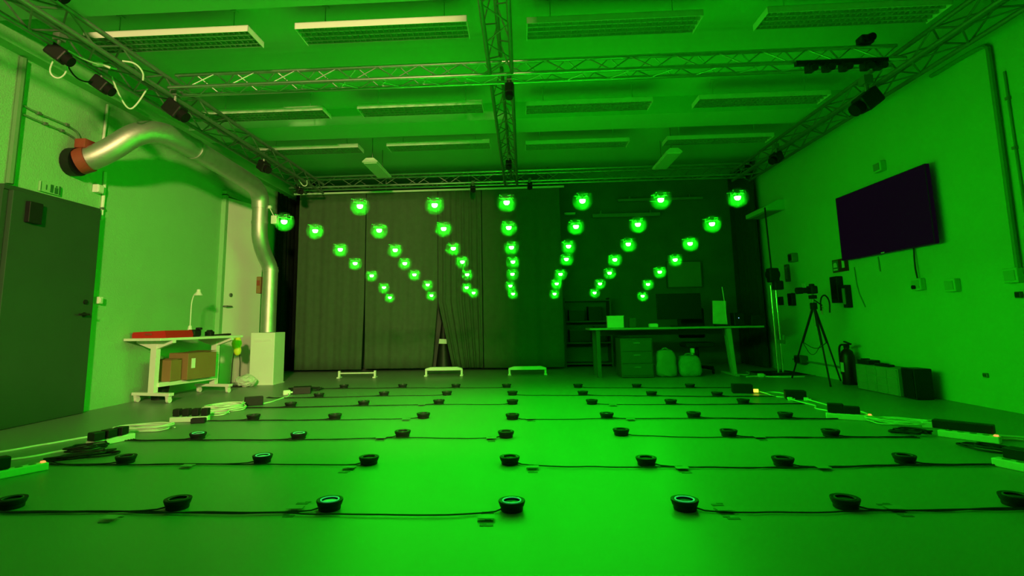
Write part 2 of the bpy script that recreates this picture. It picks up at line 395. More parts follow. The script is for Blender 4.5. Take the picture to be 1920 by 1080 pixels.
for j, row in enumerate(PADS):
    for i, (x, y) in enumerate(row):
        k = ('pad_ring' if (j, i) in PALE_RING else 'pad_ring_dull', 'pad_dish_pale' if (j, i) in PALE_DISH else 'pad_dish')
        if k not in proto: proto[k] = make_pad(*k); o = proto[k]
        else: o = copy_tree(proto[k])
        o.location = (x, y, .0004)
        o.rotation_euler = (0, 0, random.uniform(0, 6))
        ds = 'pale-topped' if (j, i) in PALE_DISH else ('bright-ringed' if (j, i) in PALE_RING else 'round')
        o['label'] = '%s black floor pad, %s of the %s' % (ds, CN[i], PRN[j])

# cables along the pad rows
for j, row in enumerate(PADS):
    centre_left = (j % 2 == 0)
    for side in (0, 1):
        idx = [0, 1, 2] if side == 0 else [6, 5, 4]
        if (side == 0) == centre_left: idx = idx+[3]
        ends = {0: (-3.02, row[0][1]+.02), 1: (2.92 if j > 1 else 3.0, row[6][1]-.04)}[side]
        mb = MB()
        for n, i in enumerate(idx):
            px, py = row[i]; sx = -1 if side == 0 else 1
            ybase = -.060-.009*n
            pts = [(px+sx*.051, py-.012, .009), (px+sx*.085, py-.045, .006)]
            L = ends[0]-(px+sx*.15); ns = max(3, int(abs(L)/.11))
            for q in range(1, ns):
                x = px+sx*.15+L*q/ns
                # blend the pad rows' own line
                best = min(row, key=lambda P: abs(P[0]-x))
                yl = sum(P[1]*math.exp(-((P[0]-x)/.45)**2) for P in row)/sum(math.exp(-((P[0]-x)/.45)**2) for P in row) if abs(x) < 2.6 else best[1]
                pts.append((x, yl+ybase+random.uniform(-.014, .014), .005+.0015*n))
            pts.append((ends[0], ends[1]-.03*n, .006))
            mb.tube(pts, .0036, 6, 1)
        o = mb.build('floor_cable', M['cable_black'], None, True)
        tag(o, 'thin black cables along the %s of floor pads, %s half' % (PRN[j], 'left' if side == 0 else 'right'), 'cable', 'black cables along the pad rows')

# tape strips on the floor
tn = 0
TP = [(-.98, -.03, .24, 'beside the third pad from left, nearest row'), (-.02-.04, -.155, .2, 'left of the middle pad, nearest row'), (1.02, -.05, .24, 'right of the third pad from right, nearest row'),
      (1.78, -.03, .2, 'right of the second pad from right, nearest row'), (-1.79, -.17, .1, 'left of the second pad from left, nearest row'),
      (-.955, .70, .22, 'left of the third pad from left, second nearest row'), (.16, .69, .2, 'right of the middle pad, second nearest row'), (1.03, .66, .18, 'right of the third pad from right, second nearest row'),
      (1.83, .66, .12, 'right of the second pad from right, second nearest row'), (-2.0, .75, .1, 'between the two left pads of the second nearest row'),
      (-.135, 1.52, .2, 'left of the middle pad, third nearest row'), (-.98, 1.55, .16, 'left of the third pad from left, third nearest row'), (1.82, 1.50, .18, 'right of the second pad from right, third nearest row'),
      (.165, 2.33, .2, 'right of the middle pad, fourth row'), (-.96, 2.36, .12, 'left of the third pad from left, fourth row'), (1.04, 2.27, .12, 'right of the third pad from right, fourth row'),
      (-.98, 3.24, .12, 'left of the third pad from left, third farthest row'), (1.02, 3.1, .14, 'right of the third pad from right, third farthest row')]
for (x, y, L, lb) in TP:
    t = thing('tape_strip', 'taped patch on the floor '+lb, 'tape', (x, y, 0), random.uniform(-.06, .06), 'tape patches over the cables')
    MB().box((0, 0, .0135), (.075, .05, .001)).build('film', M['tape_clear'], t)
    for q in range(4):
        yy = -L/2+L*(q+.5)/4
        if abs(yy) < .02: continue
        MB().box((random.uniform(-.006, .006), yy, .0012), (.07*random.uniform(.7, 1), L*.10, .0016)).build('mark', M['tape_dark'], t)
        if L > .15: MB().box((random.uniform(-.02, .02), yy+L*.09, .0010), (.03, L*.05, .0012)).build('mark', M['tape_dark'], t)

# ------------------------------------------------------------------ power strips, adapters and loose cables
def strip(x, y, rz, n, label, lamp='lamp_red', body='white_plastic'):
    t = thing('power_strip', label, 'power strip', (x, y, 0), rz, 'white power strips at the floor edges')
    L = .34
    MB().box((0, 0, .024), (L, .062, .046), bevel=.006).build('body', M[body], t)
    mb = MB()
    for k in range(n): mb.cyl((-L/2+.06+k*(L-.1)/max(1, n-1)*.85, 0, .0465), (-L/2+.06+k*(L-.1)/max(1, n-1)*.85, 0, .0485), .02, 16)
    mb.build('socket', M['grey_box'], t)
    if lamp: MB().box((L/2-.022, 0, .050), (.022, .026, .012), bevel=.003).build('switch', M[lamp], t)
    return t
def adapter(x, y, z, rz, label, d=(.10, .05, .055), cat='power adapter'):
    t = thing('power_adapter', label, cat, (x, y, z), rz, 'black plug adapters at the floor edges')
    MB().box((0, 0, d[2]/2), d, bevel=.006).build('case', M['black_plastic'], t)
    MB().box((0, d[1]/2+.004, d[2]/2), (.03, .010, .02), bevel=.002).build('cord_grip', M['black_rubber'], t)
    return t
strip(-2.97, .56, 1.1, 4, 'white power strip at the left edge nearest the viewer', 'lamp_red')
adapter(-3.03, .50, .05, 1.1, 'black adapter plugged in the nearest power strip on the left', (.13, .07, .07))
strip(-3.05, 1.46, 1.25, 5, 'white power strip under three black adapters on the left', None)
for k, (dx, dy) in enumerate(((-.02, -.13), (.0, -.03), (.02, .07))):
    adapter(-3.05+dx, 1.46+dy, .05, 1.25+.2*k, 'black adapter, %s of three on the second left power strip' % ['nearest', 'middle one', 'farthest'][k], (.085, .075, .06))
strip(-3.0, 2.38, .15, 5, 'white power strip under a row of black adapters on the left', None)
for k in range(4):
    adapter(-3.13+.085*k, 2.39+.01*k, .05, .15+PI/2, 'black adapter, %s of four on the third left power strip' % ['leftmost', 'second from left', 'second from right', 'rightmost'][k], (.07, .06, .065))
adapter(-2.87, 2.30, 0, .3, 'black adapter on the floor before the third left power strip', (.12, .06, .045))
adapter(-2.90, 3.40, 0, .5, 'large black adapter on the floor beyond the white coil', (.19, .12, .09))
adapter(-2.74, 4.36, 0, .3, 'large black adapter at the far left end of the pads', (.22, .13, .09))
t = thing('plug', 'white plug at the far left end beside a black adapter', 'plug', (-2.89, 4.24, 0), .4)
MB().box((0, 0, .03), (.09, .06, .06), bevel=.012).build('case', M['white_plastic'], t)
MB().cyl((.045, 0, .03), (.07, 0, .03), .012, 10).build('cord_grip', M['white_plastic'], t)
strip(2.87, 2.23, -.45, 4, 'white power strip under two black adapters on the right', 'lamp_red')
adapter(2.80, 2.30, .05, -.45, 'black adapter, left one on the middle right power strip', (.12, .08, .075))
adapter(2.90, 2.24, .05, -.45, 'black adapter, right one on the middle right power strip', (.12, .07, .06))
strip(3.22, 1.42, -.9, 4, 'white power strip under a long black adapter on the right', 'lamp_red')
adapter(3.24, 1.49, .05, -.85, 'long black adapter lying on the right power strip', (.34, .075, .06))
strip(3.37, 1.80, -.5, 3, 'white power strip with a yellow light behind the long adapter', 'lamp_yellow')
strip(2.90, .58, -1.2, 4, 'white power strip at the right edge nearest the viewer', 'lamp_red')
adapter(2.93, .65, .05, -1.2, 'black adapter on the nearest power strip on the right', (.16, .08, .06))
adapter(2.67, 4.02, 0, -.2, 'large black adapter at the far right end of the pads', (.22, .13, .10))
t = thing('plug', 'small plug with a yellow light at the far right end', 'plug', (2.81, 3.98, 0), -.3)
MB().box((0, 0, .026), (.07, .05, .05), bevel=.008).build('case', M['white_plastic'], t)
MB().box((0, -.027, .032), (.05, .008, .034)).build('pilot_light', M['lamp_yellow'], t)
adapter(3.02, 3.48, 0, -.3, 'large black adapter on the right beside the cable loop', (.20, .13, .09))
for k, (x, y) in enumerate(((2.91, 3.36), (3.06, 3.33))):
    t = thing('plug', 'small white plug, %s before the black adapter on the right' % ['left one', 'right one'][k], 'plug', (x, y, 0), -.3)
    MB().box((0, 0, .018), (.045, .035, .035), bevel=.005).build('case', M['white_plastic'], t)
    MB().cyl((.02, 0, .018), (.045, 0, .018), .008, 8).build('cord_grip', M['white_plastic'], t)

def cord(pts, r, label, m='cable_white', name='power_cable', group=None, sm=3, cat='cable'):
    o = MB().tube([(x, y, z) for x, y, z in pts], r, 8, sm).build(name, M[m], None, True)
    return tag(o, label, cat, group)
def coil_pts(cx, cy, a, b, turns, rz, z0=.008, jit=.15):
    pts = []; n = 12
    for k in range(int(turns*n)+1):
        t = 2*PI*k/n; s = 1+random.uniform(-jit, jit)
        x, y = a*s*math.cos(t), b*s*math.sin(t)
        pts.append((cx+x*math.cos(rz)-y*math.sin(rz), cy+x*math.sin(rz)+y*math.cos(rz), z0+.009*(k//n)+random.uniform(0, .012)))
    return pts
Z = .007
cord([(-3.75, 1.05, Z), (-3.62, 1.18, Z), (-3.56, 1.36, Z), (-3.50, 1.45, Z), (-3.46, 1.58, Z), (-3.36, 1.76, Z), (-3.24, 1.86, Z), (-3.2, 1.95, Z)], .0075, 'long white cable winding along the left floor edge')
cord([(-3.5, .80, Z), (-3.36, .92, Z), (-3.26, 1.02, Z), (-3.22, 1.18, Z), (-3.14, 1.24, Z), (-3.06, 1.30, Z)], .0075, 'shorter white cable on the left leading to three black adapters')
cord(coil_pts(-3.13, 1.93, .22, .10, 5, .35), .0055, 'flat white cable coil behind the three black adapters', cat='cable coil')
cord(coil_pts(-3.0, 2.98, .20, .15, 7, .9), .0055, 'white cable coil on the left before the large adapter', cat='cable coil')
cord(coil_pts(-2.94, 2.72, .11, .09, 3, .5), .005, 'small white coil beside the row of four adapters', cat='cable coil')
cord([(-2.82, 3.44, Z), (-2.78, 3.6, Z), (-2.80, 3.85, Z), (-2.78, 4.06, Z), (-2.86, 4.22, .02)], .0075, 'white cable joining the two large adapters on the left')
cord(coil_pts(-2.88, .98, .17, .06, 3, .75, jit=.45), .006, 'tangle of black cable on the left floor edge', 'cable_black', cat='cable coil')
cord(coil_pts(-3.04, 1.2, .12, .06, 4, .8, jit=.3), .005, 'small tangle of black cable beside three black adapters', 'cable_black', cat='cable coil')
cord(coil_pts(-2.78, 4.62, .22, .10, 4, .2, jit=.3), .005, 'tangle of black cable at the far left pads', 'cable_black', cat='cable coil')
cord([(2.84, 3.97, .02), (2.9, 3.85, Z), (2.86, 3.70, Z), (2.92, 3.55, Z), (3.04, 3.62, Z), (3.10, 3.90, Z), (3.0, 4.02, Z), (2.9, 3.93, Z)], .0065, 'white cable loop on the right beside the yellow light')
cord([(2.90, 3.4, .02), (2.94, 3.18, Z), (2.98, 2.95, Z), (2.86, 2.8, Z), (2.95, 2.6, Z), (2.82, 2.45, Z), (2.76, 2.3, .02)], .0065, 'white cable leading down to the middle right power strip')
cord([(3.05, 3.35, .02), (3.1, 3.1, Z), (3.08, 2.85, Z), (3.2, 2.6, Z), (3.12, 2.35, Z), (3.0, 2.22, .02)], .0065, 'white cable curving behind the middle right power strip')
cord([(3.0, 2.15, .02), (3.1, 2.1, Z), (3.18, 2.2, Z), (3.26, 2.05, Z), (3.22, 1.9, Z), (3.38, 1.95, Z), (3.34, 1.75, Z), (3.2, 1.62, Z), (3.14, 1.56, Z)], .007, 'white cable winding between the two right power strips')
cord(coil_pts(3.12, 2.0, .20, .09, 4, -.6, jit=.3), .005, 'white cable tangle between the two right power strips', cat='cable coil')
cord([(3.3, 1.36, .02), (3.46, 1.42, Z), (3.6, 1.34, Z), (3.66, 1.15, Z), (3.7, .95, Z)], .008, 'white cable leaving the right power strip for the right edge')
cord([(3.4, 1.58, Z), (3.52, 1.5, Z), (3.68, 1.42, Z), (3.78, 1.25, Z)], .008, 'white cable behind the long adapter on the right')
cord(coil_pts(3.14, 1.02, .20, .08, 3, -1., jit=.45), .006, 'tangle of black cable at the right floor edge', 'cable_black', cat='cable coil')
cord(coil_pts(2.95, 1.62, .11, .07, 3, -.6, jit=.45), .006, 'small tangle of black cable before the long adapter', 'cable_black', cat='cable coil')

# ------------------------------------------------------------------ left wall fittings
t = thing('exit_sign', 'small dark green exit sign above the dark door', 'sign', (XL, 2.335, 2.262))
MB().box((.012, 0, 0), (.022, .235, .10), bevel=.002).build('plate', M['wall_paint'], t)
mb = MB()
def wp(u, v, x=.0236): return (x, u, v)
for (u0, u1, v0, v1) in ((-.115, -.108, -.045, .045), (.095, .115, -.045, .045), (-.005, .03, -.04, .04), (.045, .085, -.042, .02)):
    mb.box((.0245, (u0+u1)/2, (v0+v1)/2), (.002, u1-u0, v1-v0))
mb.box((.0245, .065, .032), (.002, .018, .016)); mb.box((.0245, -.05, 0), (.002, .012, .05))
mb.build('pictogram', M['sign_green'], t)
def conduit(pts, label, r=.012, clips=(), m='pipe_paint'):
    t = thing('conduit', label, 'conduit', (0, 0, 0), 0, 'pipes fixed to the walls')
    MB().tube(pts, r, 8, 1).build('pipe', M[m], t, True)
    for c in clips: MB().box(c, (.034, .034, .026)).build('clip', M['dull_steel'], t)
conduit([(XL+.018, 1.90, 2.20), (XL+.018, 1.90, 3.42)], 'thick vertical pipe on the left wall above the door', .035, [(XL+.02, 1.9, 2.5), (XL+.02, 1.9, 3.0)])
conduit([(XL+.016, 1.93, 2.98), (XL+.016, 2.06, 2.96), (XL+.016, 2.5, 2.965), (XL+.016, 2.62, 2.93), (XL+.016, 2.64, 2.80)], 'upper thin pipe leading to the red damper on the left wall', .010, [(XL+.02, 2.12, 2.96), (XL+.02, 2.45, 2.965)])
conduit([(XL+.016, 1.93, 2.89), (XL+.016, 2.1, 2.885), (XL+.016, 2.45, 2.885), (XL+.016, 2.58, 2.86), (XL+.016, 2.62, 2.78)], 'lower thin pipe leading to the red damper on the left wall', .010, [(XL+.02, 2.2, 2.885), (XL+.02, 2.4, 2.885)])
conduit([(XL+.016, 2.93, 2.70), (XL+.016, 2.96, 3.05), (XL+.016, 2.97, 3.40)], 'short pale pipe on the left wall above the duct', .014, m='white_plastic')
conduit([(XL+.016, 3.02, 2.07), (XL+.016, 3.03, 2.40), (XL+.016, 3.02, 2.62)], 'pale pipe on the left wall between duct and door', .018, [(XL+.02, 3.02, 2.2)], m='white_plastic')
t = thing('junction_box', 'small pale junction box above the corner of the dark door', 'junction box', (XL, 2.92, 2.40))
MB().box((.035, 0, 0), (.07, .09, .09), bevel=.008).build('case', M['white_plastic'], t)
MB().box((.072, 0, 0), (.006, .07, .07), bevel=.002).build('lid', M['white_plastic'], t)
t = thing('light_switch', 'white switch box on the wall right of the dark door', 'switch', (XL, 3.07, 1.18))
MB().box((.03, 0, 0), (.06, .06, .075), bevel=.006).build('case', M['white_plastic'], t)
MB().box((.063, 0, 0), (.008, .035, .045), rz=.15).build('rocker', M['white_plastic'], t)

# duct
t = thing('air_duct', 'silver ventilation duct bending from the left wall down to a white box', 'duct', (XL, 2.62, 2.62))
O = Vector((XL, 2.62, 2.62))
def rel(pts): return [Vector(p)-O for p in pts]
MB().tube(rel([(-4.44, 2.57, 2.615), (-4.33, 2.60, 2.66), (-4.18, 2.66, 2.78), (-4.05, 2.74, 2.94), (-3.95, 2.88, 3.03), (-3.88, 3.08, 3.05), (-3.85, 3.4, 3.03), (-3.85, 4.2, 3.0), (-3.85, 4.85, 2.97), (-3.85, 5.12, 2.93), (-3.85, 5.24, 2.82), (-3.85, 5.26, 2.66)]), .125, 20, 2).build('bent_pipe', M['duct_metal'], t, True)
MB().tube(rel([(-3.85, 5.26, 2.70), (-3.85, 5.26, 2.28), (-3.85, 5.32, 2.12), (-3.85, 5.46, 1.95), (-3.82, 5.56, 1.82), (-3.80, 5.58, 1.72)]), .115, 20, 1).build('offset_pipe', M['duct_metal'], t, True)
MB().cyl(Vector((-3.80, 5.58, 1.78))-O, Vector((-3.80, 5.58, .775))-O, .112, 24).build('lower_pipe', M['duct_metal'], t, True)
for (a, b, r) in (((-3.85, 3.5, 3.028), (-3.85, 3.54, 3.026), .132), ((-3.85, 5.262, 2.45), (-3.85, 5.262, 2.41), .122), ((-3.80, 5.58, 1.74), (-3.80, 5.58, 1.70), .119)):
    MB().cyl(Vector(a)-O, Vector(b)-O, r, 20).build('joint_collar', M['duct_metal'], t, True)
MB().cyl(Vector((-4.565, 2.56, 2.60))-O, Vector((-4.47, 2.56, 2.60))-O, .148, 20).build('wall_flange', M['black_plastic'], t, True)
mb = MB(); mb.cyl(Vector((-4.47, 2.56, 2.60))-O, Vector((-4.38, 2.58, 2.635))-O, .138, 20); mb.box(Vector((-4.42, 2.55, 2.78))-O, (.12, .14, .10), bevel=.01); mb.box(Vector((-4.40, 2.68, 2.76))-O, (.07, .07, .08), bevel=.008)
mb.build('damper', M['rust_red'], t, True)
# white box the duct stands on
t = thing('duct_box', 'white metal box standing on the floor under the duct', 'metal box', (-3.80, 5.60, 0))
MB().box((0, 0, .385), (.37, .36, .77), bevel=.006).build('body', M['white_metal'], t)
mb = MB(); mb.box((0, -.184, .66), (.26, .01, .03)); mb.box((0, 0, .006), (.39, .38, .012)); mb.build('trim_strip', M['white_metal'], t)
t = thing('wall_box', 'narrow brown box fixed beside the lower duct', 'box', (-3.965, 5.60, 1.38))
MB().box((0, 0, .12), (.07, .12, .26), bevel=.008).build('case', M['cardboard'], t)
MB().box((0, -.064, .15), (.04, .008, .08)).build('cover', M['rust_red'], t)
t = thing('sensor_box', 'small white sensor box fixed to the duct beside the first drone', 'sensor', (-3.63, 5.30, 2.47))
MB().box((0, 0, 0), (.09, .10, .13), bevel=.01).build('case', M['white_plastic'], t)
MB().box((-.10, -.01, .20), (.08, .05, .045), bevel=.006).build('lamp_head', M['white_plastic'], t)
MB().cyl((-.02, 0, .06), (-.085, -.01, .185), .007, 8).build('stem', M['white_plastic'], t, True)

# ------------------------------------------------------------------ workshop cart and what is on it
TH = -.225
def cart():
    t = thing('work_table', 'white wheeled work table by the left wall', 'table', (-4.15, 4.12, 0), TH)
    MB().box((0, 0, .735), (.54, 1.34, .03), bevel=.004).build('table_top', M['white_metal'], t)
    for s in (-1, 1):
        y = s*.47; mb = MB()
        mb.box((0, y, .38), (.085, .06, .60)); mb.build('leg', M['white_metal'], t)
        mb = MB(); mb.prism([(-.27, .72), (.27, .72), (.27, .69), (.06, .625), (-.06, .625), (-.27, .69)], lambda u, v: (u, y-.025, v), lambda u, v: (u, y+.025, v)); mb.build('bracket', M['white_metal'], t)
        MB().box((0, y, .098), (.56, .07, .035), bevel=.004).build('foot', M['white_metal'], t)
        for sx in (-1, 1):
            mb = MB(); mb.prism([(-.03, .085), (.03, .085), (.018, .03), (-.018, .03)], lambda u, v: (sx*.235-.02, y+u, v), lambda u, v: (sx*.235+.02, y+u, v))
            mb.cyl((sx*.235-.016, y+.008, .032), (sx*.235+.016, y+.008, .032), .0315, 16)
            mb.build('castor', M['white_plastic'], t, True)
    MB().box((0.02, 0, .20), (.08, .90, .05), bevel=.004).build('stretcher', M['white_metal'], t)
    return t
cart()
def onc(x, y):
    c, s = math.cos(TH), math.sin(TH)
    return (-4.15+c*x-s*y, 4.12+s*x+c*y)
x, y = onc(-.02, -.36)
t = thing('tool_case', 'red flat case lying on the near end of the work table', 'case', (x, y, .75), TH)
mb = MB(); mb.prism([(-.25, 0), (.25, 0), (.255, .03), (.23, .085), (-.24, .07), (-.255, .04)], lambda u, v: (u, -.2, v), lambda u, v: (u, .2, v)); mb.build('shell', M['red_case'], t)
MB().box((0, -.205, .045), (.10, .012, .02), bevel=.003).build('handle', M['rust_red'], t)
x, y = onc(.17, -.08)
t = thing('tool_pouch', 'dark pouch beside the red case on the work table', 'pouch', (x, y, .75), TH)
MB().box((0, 0, .045), (.11, .13, .09), bevel=.02).build('body', M['black_plastic'], t)
MB().box((.05, .02, .10), (.07, .05, .03), bevel=.01).build('flap', M['black_plastic'], t)
x, y = onc(-.12, .14)
t = thing('desk_lamp', 'white gooseneck lamp standing on the work table', 'lamp', (x, y, .75), 0)
MB().lathe([(0, 0), (.055, 0), (.055, .02), (.03, .03), (.028, .10), (.018, .14), (0, .14)], 20).build('base', M['white_plastic'], t, True)
MB().tube([(0, 0, .13), (0, 0, .30), (.0, 0, .44), (.03, -.01, .54), (.08, -.02, .575)], .007, 8, 2).build('neck', M['white_plastic'], t, True)
MB().lathe([(.022, .05), (.025, .02), (.055, -.03), (.052, -.03), (.02, .015), (0, .03), (0, .055), (.015, .055)], 18, (.10, -.02, .56)).build('lamp_shade', M['white_plastic'], t, True)
x, y = onc(.03, .32)
t = thing('tape_dispenser', 'small black block on the far half of the work table', 'tool', (x, y, .75), TH)
MB().box((0, 0, .03), (.10, .07, .06), bevel=.008).build('body', M['black_plastic'], t)
MB().cyl((-.03, 0, .05), (.03, 0, .05), .03, 14).build('roll', M['black_plastic'], t, True)
x, y = onc(.08, .50)
t = thing('hand_tool', 'long dark tool lying at the far end of the work table', 'tool', (x, y, .75), TH+.3)
MB().tube([(-.02, -.2, .012), (0, 0, .014), (.02, .12, .012)], [.008, .011, .016], 10, 1).build('shaft', M['black_plastic'], t, True)
MB().box((.02, .13, .014), (.05, .05, .024), bevel=.006).build('grip', M['black_rubber'], t)
def carton(x, y, z, d, rz, label, lb=True, rx=0):
    t = thing('cardboard_box', label, 'box', (x, y, z), rz, 'cardboard boxes under the work table')
    MB().box((0, 0, d[2]/2), d, bevel=.004, rx=rx).build('carton', M['cardboard'], t)
    mb = MB(); mb.box((0, -d[1]/2*.4, d[2]+.004), (d[0], d[1]*.58, .005)); mb.box((0, d[1]/2*.5, d[2]+.010), (d[0], d[1]*.5, .005), rx=.05); mb.build('flap', M['cardboard'], t)
    if lb: MB().box((d[0]/2+.002, -d[1]*.32, d[2]*.62), (.003, .06, .12)).build('label_sticker', M['paper'], t)
x, y = onc(.0, .10); carton(x, y, .226, (.30, .46, .32), TH, 'large cardboard box with a white sticker on the work table stretcher')
x, y = onc(-.04, -.24); carton(x, y, .226, (.24, .17, .25), TH+.06, 'smaller cardboard box on the work table behind its near leg', False)
t = thing('waste_bin', 'dark bin with a pale rim under the near end of the work table', 'bin', (*onc(-.165, -.22), 0))
MB().lathe([(0, .002), (.085, .002), (.112, .19), (.105, .19), (.08, .01), (0, .01)], 18).build('bucket', M['black_plastic'], t, True)
MB().lathe([(.114, .180), (.118, .190), (.114, .202), (.104, .202), (.104, .180)], 18, closed=True).build('rim', M['white_plastic'], t, True)
# small things beyond the table
t = thing('yellow_strap', 'yellow strap bundle hanging on a thin frame beyond the table', 'strap', (-4.08, 5.20, 0))
mb = MB(); mb.ball((0, 0, .62), .085, .9, .6, 1.1, 2); mb.ball((.02, -.01, .52), .07, .8, .6, 1.1, 2); mb.ball((.01, .01, .69), .055, .7, .6, .9, 2); mb.build('bundle', M['yellow_plastic'], t, True)
mb = MB(); mb.tube([(-.06, 0, .02), (-.05, 0, .45), (0, 0, .60)], .007, 6, 1); mb.tube([(.07, 0, .02), (.06, 0, .45), (0, 0, .60)], .007, 6, 1); mb.box((0, 0, .012), (.22, .10, .02)); mb.build('frame', M['cable_black'], t)
t = thing('floor_stand', 'low white foot plate beside the white duct box', 'stand', (-4.10, 5.62, 0))
MB().box((0, 0, .10), (.20, .14, .03), bevel=.004).build('plate', M['white_metal'], t)
for s in (-1, 1): MB().box((s*.08, 0, .045), (.025, .10, .085)).build('leg', M['white_metal'], t)
t = thing('plastic_bag', 'crumpled clear plastic bag on the floor before the duct box', 'bag', (-3.93, 5.22, 0))
mb = MB(); mb.ball((0, 0, .085), .13, 1.2, .8, .68, 3)
for v in mb.bm.verts:
    v.co += Vector((random.uniform(-.012, .012), random.uniform(-.012, .012), random.uniform(-.012, .012)))
    v.co.z = max(.001, v.co.z)
mb.build('sack', M['plastic_bag'], t)
MB().ball((.02, 0, .165), .035, 1.3, .8, .6, 2).build('knot', M['plastic_bag'], t)

# ------------------------------------------------------------------ curtains
def drape(name, label, m, f, x0, x1, y, z0, z1, folds, amp=.025, nx=80, nz=14, along='x', group='curtains', th=.012):
    """f(s, z) gives the left/right edge shift: x = lerp(x0, x1, s) + f(s, z)"""
    bm = bmesh.new(); g = []
    for k in range(nz+1):
        z = z0+(z1-z0)*k/nz; row = []
        for i in range(nx+1):
            s = i/nx
            u = x0+(x1-x0)*s+f(s, z)
            a = amp*(1.1-.55*k/nz)
            wv = a*math.sin(2*PI*folds*s+.6*math.sin(3*s*PI))+a*.45*math.sin(2*PI*folds*2.3*s+1.)
            row.append(bm.verts.new((u, y+wv, z) if along == 'x' else (y+wv, u, z)))
        g.append(row)
    for k in range(nz):
        for i in range(nx): bm.faces.new((g[k][i], g[k][i+1], g[k+1][i+1], g[k+1][i]))
    r = bmesh.ops.solidify(bm, geom=bm.faces[:], thickness=th)
    bmesh.ops.recalc_face_normals(bm, faces=bm.faces[:])
    me = bpy.data.meshes.new(name); bm.to_mesh(me); bm.free(); me.materials.append(M[m])
    for p in me.polygons: p.use_smooth = True
    o = bpy.data.objects.new(name, me); COL.objects.link(o)
    return tag(o, label, 'curtain', group)
slit = lambda z, top, w: w*max(0, (top-z)/top)
drape('curtain', 'brown grey curtain panel at the far left of the rail', 'curtain_cloth', lambda s, z: -s*slit(z, 1.35, .035), -4.16, -2.855, 7.45, .045, 3.42, 4, .013)
drape('curtain', 'brown grey curtain panel between the slit and the dark gap', 'curtain_cloth', lambda s, z: -s*slit(z, 1.25, .11)+(1-s)*slit(z, 1.35, .012), -2.84, -1.465, 7.45, .055, 3.42, 4, .013)
drape('curtain', 'narrow curtain panel on the right of the dark gap', 'curtain_cloth', lambda s, z: (1-s)*slit(z, 1.25, .27), -1.455, -.63, 7.46, .05, 3.42, 5, .026)
drape('curtain', 'dark curtain panel at the right end of the rail', 'curtain_cloth', lambda s, z: 0, -.615, .86, 7.44, .045, 3.42, 3, .012)
drape('curtain', 'black drape along the left wall at the back corner', 'black_cloth', lambda s, z: 0, 7.22, 8.3, -4.50, .01, 3.40, 6, .03, along='y')
drape('curtain', 'black drape in the left back corner beside the curtain', 'black_cloth', lambda s, z: 0, -4.40, -4.02, 7.85, .01, 3.75, 5, .03)
drape('curtain', 'dark drape along the right wall beyond the stand', 'drape_cloth', lambda s, z: 0, 7.15, 8.3, 4.33, .01, 3.75, 7, .03, along='y')
t = thing('marker_cone', 'dark slim cone with white tip and band in the curtain gap', 'cone', (-1.385, 7.66, 0))
MB().lathe([(0, 0), (.20, 0), (.20, .02), (.155, .03), (.028, .98), (0, .98)], 20).build('body', M['black_plastic'], t, True)
MB().lathe([(.028, .975), (.03, .985), (.012, 1.07), (0, 1.075), (0, .975)], 14).build('tip', M['paper'], t, True)
mb = MB(); mb.prism([(-.075, .49), (.075, .485), (.07, .57), (-.065, .575)], lambda u, v: (u, -.115, v), lambda u, v: (u, -.105, v)); mb.build('band', M['paper'], t)
def low_stand(x, y, hh, label, wedge):
    t = thing('low_stand', label, 'stand', (x, y, 0), .02, 'low white stands before the curtain')
    for s in (-1, 1):
        mb = MB(); mb.box((s*.295, 0, .06), (.032, .05, .115), bevel=.004); mb.box((s*.295, 0, .012), (.05, .14, .022), bevel=.004); mb.build('leg', M['white_metal'], t)
    if wedge:
        mb = MB(); mb.prism([(-.30, hh-.03), (.30, hh-.03), (.30, hh), (.22, hh+.022), (-.22, hh+.022), (-.30, hh)], lambda u, v: (u, -.05, v), lambda u, v: (u, .05, v))
        mb.build('top_bar', M['white_metal'], t)
    else: MB().box((0, 0, hh-.01), (.58, .03, .018)).build('top_bar', M['white_metal'], t)
low_stand(-2.62, 6.32, .09, 'low white stand with a thin bar before the left curtain', False)
low_stand(-1.21, 6.48, .125, 'low white stand with a thick bar below the dark gap', True)
low_stand(.17, 6.48, .12, 'low pale stand with a thick bar before the right curtain', True)

# ------------------------------------------------------------------ desk area at the back right
def desk():
    t = thing('desk', 'long pale desk at the back right in the dark', 'desk', (2.45, 6.15, 0))
    MB().box((0, 0, .735), (2.62, .62, .028), bevel=.004).build('desk_top', M['desk_top'], t)
    for (x, yy) in ((.80, -.22), (.93, .24), (-1.18, .24), (-1.18, -.22)):
        mb = MB(); mb.prism([(-.035, .72), (.035, .72), (.028+.05, 0.0), (-.022+.05, 0.0)] if x > 0 else [(-.03, .72), (.03, .72), (.03, 0), (-.03, 0)], lambda u, v: (x+u, yy-.03, v), lambda u, v: (x+u, yy+.03, v))
        mb.build('leg', M['desk_top'] if x > 0 else M['dark_board'], t)
    MB().box((-.15, .2, .66), (2.0, .03, .08)).build('cross_rail', M['dark_board'], t)
    MB().box((.86, 0, .02), (.06, .62, .03)).build('foot', M['desk_top'], t)
desk()
t = thing('pedestal', 'dark drawer pedestal under the left half of the desk', 'drawer unit', (1.83, 6.05, 0))
MB().box((0, 0, .30), (.48, .45, .58), bevel=.004).build('body', M['dark_board'], t)
for z in (.12, .30, .48):
    dd = MB().box((0, -.232, z), (.45, .016, .165), bevel=.003).build('drawer', M['dark_board'], t)
    MB().box((0, -.244, z+.04), (.10, .010, .012)).build('handle', M['dull_steel'], dd)
